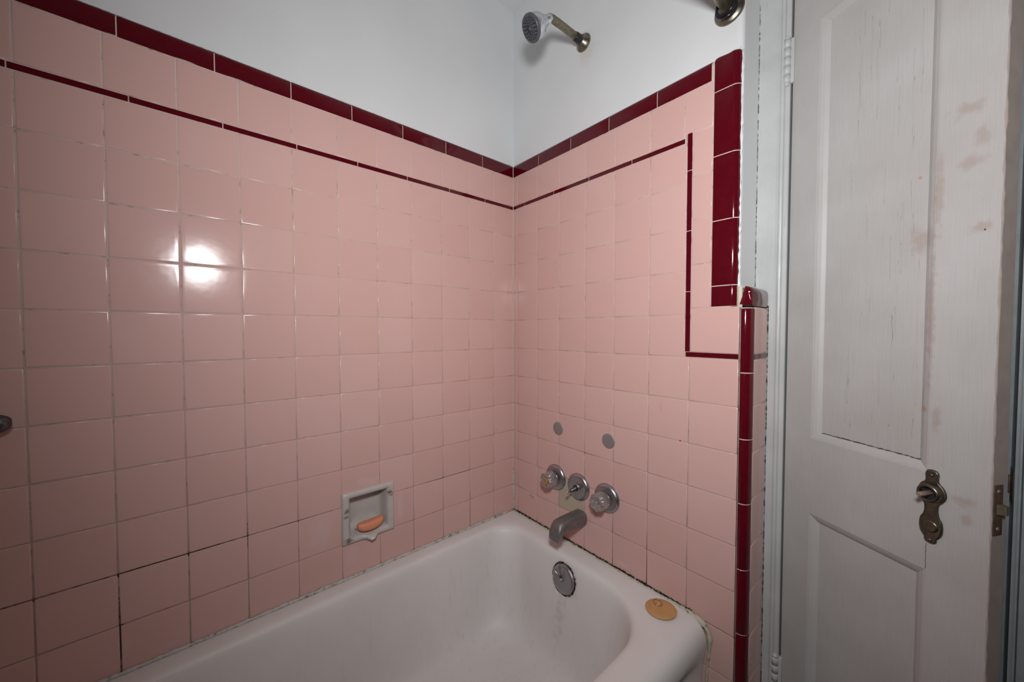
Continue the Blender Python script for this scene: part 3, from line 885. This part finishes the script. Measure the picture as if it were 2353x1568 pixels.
# soap: curved half-moon bar
bm = bmesh.new()
bmesh.ops.create_uvsphere(bm, u_segments=40, v_segments=24, radius=1)
for v_2 in bm.verts:
    x, y, z = v_2.co
    e = .55
    f = lambda t, p: math.copysign(abs(t) ** p, t)
    X = f(x, .78) * .0400; Y = f(y, .8) * .0175; Z = f(z, .7) * .0155
    if Z > 0: Z *= .82
    Z += -.006 * (1 - (X / .04) ** 2)
    v_2.co = (X, Y, Z)
bmesh.ops.rotate(bm, verts=bm.verts, cent=(0, 0, 0), matrix=Matrix.Rotation(math.radians(-6), 3, 'X'))
soap = obj('soap_bar', bm, M_soap)
soap.location = DC + Vector((.0040, -.0020, -.0310)); soap.rotation_euler = (0, 0, math.radians(6))
tag(soap, 'half-worn orange bar of soap lying in the white soap dish', 'soap')

# ---------------------------------------------------------------- faucet group
def esc_prof(r=.0440):
    return [(.0, r), (.0025, r), (.0050, r * .985), (.0085, r * .93), (.0110, r * .84), (.0118, r * .74), (.0112, r * .62), (.0108, r * .45), (.0112, r * .32)]
def valve(y, z, label, amber):
    t = thing('faucet_handle', label, 'faucet handle', (0, y, z), group=None)
    bm = bmesh.new(); lathe(bm, esc_prof() + [(.0150, .0150), (.0200, .0150), (.0200, 0)], (0, 0, 0), (-1, 0, 0), 56)
    obj('escutcheon', bm, M_chr, t)
    bm = bmesh.new()
    def flute(th, h):
        if h < .0445: return 1 + .045 * math.cos(24 * th)
        return 1 + .065 * math.cos(8 * th)
    lathe(bm, [(.0180, 0), (.0180, .0200), (.0192, .0225), (.0220, .0238), (.0300, .0240), (.0400, .0238), (.0440, .0232), (.0455, .0236), (.0480, .0250), (.0535, .0250), (.0570, .0230), (.0588, .0185), (.0560, .0125), (.0545, .0110), (.0545, 0)], (0, 0, 0), (-1, 0, 0), 144, flute)
    kb = obj('knob', bm, M_acry, t, label='clear acrylic knob')
    bm = bmesh.new(); lathe(bm, [(.0195, .0062), (.046, .0055), (.046, 0)], (0, 0, 0), (-1, 0, 0), 20)
    obj('stem', bm, M_chr, t)
    if amber:
        bm = bmesh.new(); lathe(bm, [(.0550, 0), (.0550, .0125), (.0580, .0128), (.0600, .0118), (.0604, .0060), (.0600, .0058), (.0598, 0)], (0, 0, 0), (-1, 0, 0), 32)
        obj('knob_cap', bm, M_amber, kb, label='amber index cap')
    else:
        bm = bmesh.new(); lathe(bm, [(.0548, 0), (.0548, .0042), (.0570, .0036), (.0578, 0)], (0, 0, 0), (-1, 0, 0), 20)
        obj('screw', bm, M_screw, kb)
    return t
valve(-.2325, -.5545, 'clear acrylic faucet knob with amber cap, nearest the wall corner', True)
valve(-.4435, -.5545, 'clear acrylic faucet knob without a cap, farthest from the wall corner', False)
t = thing('diverter_valve', 'round chrome plate with bare dark stem between the two acrylic knobs', 'shower diverter', (0, -.3335, -.5560))
bm = bmesh.new(); lathe(bm, esc_prof(.0440) + [(.0112, .0120), (.0112, 0)], (0, 0, 0), (-1, 0, 0), 56)
obj('escutcheon', bm, M_chr, t)
bm = bmesh.new(); lathe(bm, [(.010, .0125), (.0175, .0120), (.0180, .0095), (.0150, .0090), (.0150, 0)], (0, 0, 0), (-1, 0, 0), 32)
obj('collar', bm, M_chr, t)
bm = bmesh.new(); lathe(bm, [(.012, .0078), (.024, .0076), (.0248, .0060), (.0360, .0060), (.0365, .0046), (.0430, .0042), (.0435, 0)], (0, 0, 0), (-1, 0, -.06), 12)
sm_o = obj('stem', bm, M_dkst, t)
bm = bmesh.new(); lathe(bm, [(.0425, .0020), (.0550, .0020), (.0556, .0036), (.0585, .0046), (.0614, .0034), (.0622, 0)], (0, 0, 0), (-1, 0, -.06), 16)
obj('screw', bm, M_screw, sm_o)

sp_t = thing('tub_spout', 'grey corroded metal tub spout below the faucet handles', 'spout', (0, -.3420, -.6550))
bm = bmesh.new()
rings = []
secs = [(0, .0235, -.0240, .0250), (.004, .0240, -.0243, .0256), (.030, .0250, -.0222, .0254), (.060, .0258, -.0185, .0248), (.088, .0258, -.0145, .0240), (.106, .0248, -.0122, .0234), (.1105, .0240, -.0135, .0232), (.1125, .0236, -.0280, .0231), (.1150, .0225, -.0308, .0230), (.1200, .0185, -.0308, .0226), (.1250, .0105, -.0304, .0218), (.1290, .0000, -.0302, .0206), (.1308, -.0120, -.0300, .0194), (.1312, -.0280, -.0298, .0188)]
for d, zt_, zb_, hw in secs:
    ring = []
    for k in range(32):
        t_ = 2 * PI * k / 32; c, s = math.cos(t_), math.sin(t_)
        pw = .70
        yy = math.copysign(abs(c) ** pw, c) * hw; zz = math.copysign(abs(s) ** pw, s)
        ring.append((-d, yy, (zt_ + zb_) / 2 + zz * (zt_ - zb_) / 2))
    rings.append(ring)
loft(bm, rings, True, True)
so = obj('spout_body', bm, M_spout, sp_t)
bm = bmesh.new(); lathe(bm, [(0, .0085), (.001, .0085), (.0014, .0070), (-.001, .0065), (-.001, 0)], (-.1210, 0, -.0300), (0, 0, -1), 24)
obj('outlet', bm, M_dkst, sp_t)
for y, z, lb in ((-.2400, -.3815, 'small grey metal hole cover on the tiles, nearer the wall corner'), (-.4462, -.3780, 'small grey metal hole cover on the tiles, farther from the wall corner')):
    bm = bmesh.new(); lathe(bm, [(-.0005, .0228), (.0008, .0228), (.0016, .0215), (.0018, .0170), (.0019, 0)], (0, 0, 0), (-1, 0, 0), 40)
    o = obj('hole_cover', bm, M_disc); o.location = (0, y, z); tag(o, lb, 'cover plate')

# ---------------------------------------------------------------- shower head
sh = thing('shower_head', 'chrome shower head with dark face on a tarnished bent arm', 'shower head', (0, -.335, .883))
bm = bmesh.new(); lathe(bm, [(-.012, .0265), (-.009, .0265), (-.006, .0255), (-.001, .0215), (.006, .0165), (.010, .0135), (.010, 0)], (0, 0, 0), (-1, 0, 0), 48)
obj('wall_flange', bm, M_flange, sh)
EL = Vector((-.150, 0, -.014))
HD = Vector((-.75, .25, -.61)).normalized()
AD = Vector((-.86, 0, -.5)).normalized()
arm = [Vector((.01, 0, 0)), Vector((-.10, 0, -.002)), Vector((-.128, 0, -.0035))]
c_ = Vector((-.128, 0, -.0035 - .030))
for k in range(1, 8):
    t_ = k / 8 * math.radians(30)
    arm.append(c_ + Vector((-math.sin(t_) * .030, 0, math.cos(t_) * .030)))
e_ = arm[-1] + AD * .008; arm.append(e_)
bm = bmesh.new(); tube(bm, arm, .0108, 24)
obj('shower_arm', bm, M_brass, sh, label='green tarnished bent pipe')
bm = bmesh.new(); lathe(bm, [(.006, .0135), (.012, .0138), (.030, .0128), (.032, .0118), (.032, .010)], (0, 0, 0), (-1, 0, -.02), 28)
obj('black_collar', bm, M_black, sh, label='black rubber tape collar')
bm = bmesh.new()
hb = e_ - HD * .006
lathe(bm, [(0, .0108), (.001, .0125), (.012, .0132), (.018, .0125), (.020, .0115), (.023, .0135), (.027, .0170), (.034, .0175), (.040, .0170), (.042, .0185), (.0435, .0250), (.047, .0290), (.054, .0318), (.062, .0330), (.070, .0335), (.076, .0333), (.076, 0)], hb, HD, 48)
hbo = obj('head_body', bm, M_head, sh, label='bright chrome bell')
bm = bmesh.new()
lathe(bm, [(.074, .0335), (.076, .0352), (.081, .0352), (.084, .0338), (.085, .0318), (.0835, .0300), (.0840, .0040), (.087, .0038), (.0875, 0)], hb, HD, 48)
fpo = obj('spray_face', bm, M_face, hbo)
bm = bmesh.new(); a_, u_, v_ = basis(HD)
for rad, cnt in ((.0090, 6), (.0145, 10), (.0200, 14), (.0255, 18)):
    for k in range(cnt):
        th = 2 * PI * k / cnt + rad * 90
        lathe(bm, [(.083, .0018), (.0855, .0016), (.0862, .0010), (.0862, 0)], hb + u_ * rad * math.cos(th) + v_ * rad * math.sin(th), HD, 8)
nz_ = obj('nozzles', bm, M_noz, fpo)

# ---------------------------------------------------------------- curtain rod
RY, RZ = -.7615, .7065
rod = thing('curtain_rod', 'tarnished metal shower curtain rod end above the maroon tile edge', 'curtain rod', (0, RY, RZ))
bm = bmesh.new(); tube(bm, [(.010, 0, 0), (-.5, 0, 0), (-1.0, 0, 0), (-1.529, 0, 0)], .0132, 28)
obj('rod', bm, M_brass, rod)
for s, x in ((-1, .012), (1, -1.53)):
    bm = bmesh.new(); lathe(bm, [(0, .0320), (.003, .0320), (.006, .0298), (.0085, .0225), (.0115, .0170), (.0125, .0135)], (x, 0, 0), (s, 0, 0), 44)
    obj('rod_flange', bm, M_flange, rod)
def cring(x, tilt, rr, dz, lb):
    bm = bmesh.new()
    pts = []
    for k in range(40):
        t_ = 2 * PI * k / 40
        p = Vector((0, rr * math.sin(t_), -rr * math.cos(t_)))
        pts.append(p)
    tube(bm, pts, .0025, 12, closed=True)
    bmesh.ops.rotate(bm, verts=bm.verts, cent=(0, 0, 0), matrix=Matrix.Rotation(tilt, 3, 'Y') @ Matrix.Rotation(tilt * .8, 3, 'Z'))
    o = obj('curtain_ring', bm, M_blackm); o.location = (x, RY, RZ + dz)
    tag(o, lb, 'curtain ring', 'black rings left on the shower rod')
cring(-.0070, math.radians(10), .0215, -.0060, 'thin black metal ring on the shower rod, hanging lower beside the wall flange')
cring(-.0150, math.radians(-5), .0190, -.0036, 'thin black metal ring on the shower rod, the upper one farther from the flange')

# small knob on the long wall at the left edge
kb = thing('wall_knob', 'small dark metal knob on the pink wall at the left edge', 'knob', (-1.2165, 0, -.2035))
bm = bmesh.new(); lathe(bm, [(0, .010), (.003, .0098), (.005, .0060), (.018, .0055)], (0, 0, 0), (0, -1, 0), 24); obj('post', bm, M_dkst, kb)
bm = bmesh.new(); lathe(bm, [(.016, 0), (.017, .0080), (.021, .0140), (.028, .0168), (.035, .0150), (.040, .0090), (.0415, 0)], (0, 0, 0), (0, -1, 0), 32); obj('knob_head', bm, M_dkst, kb)
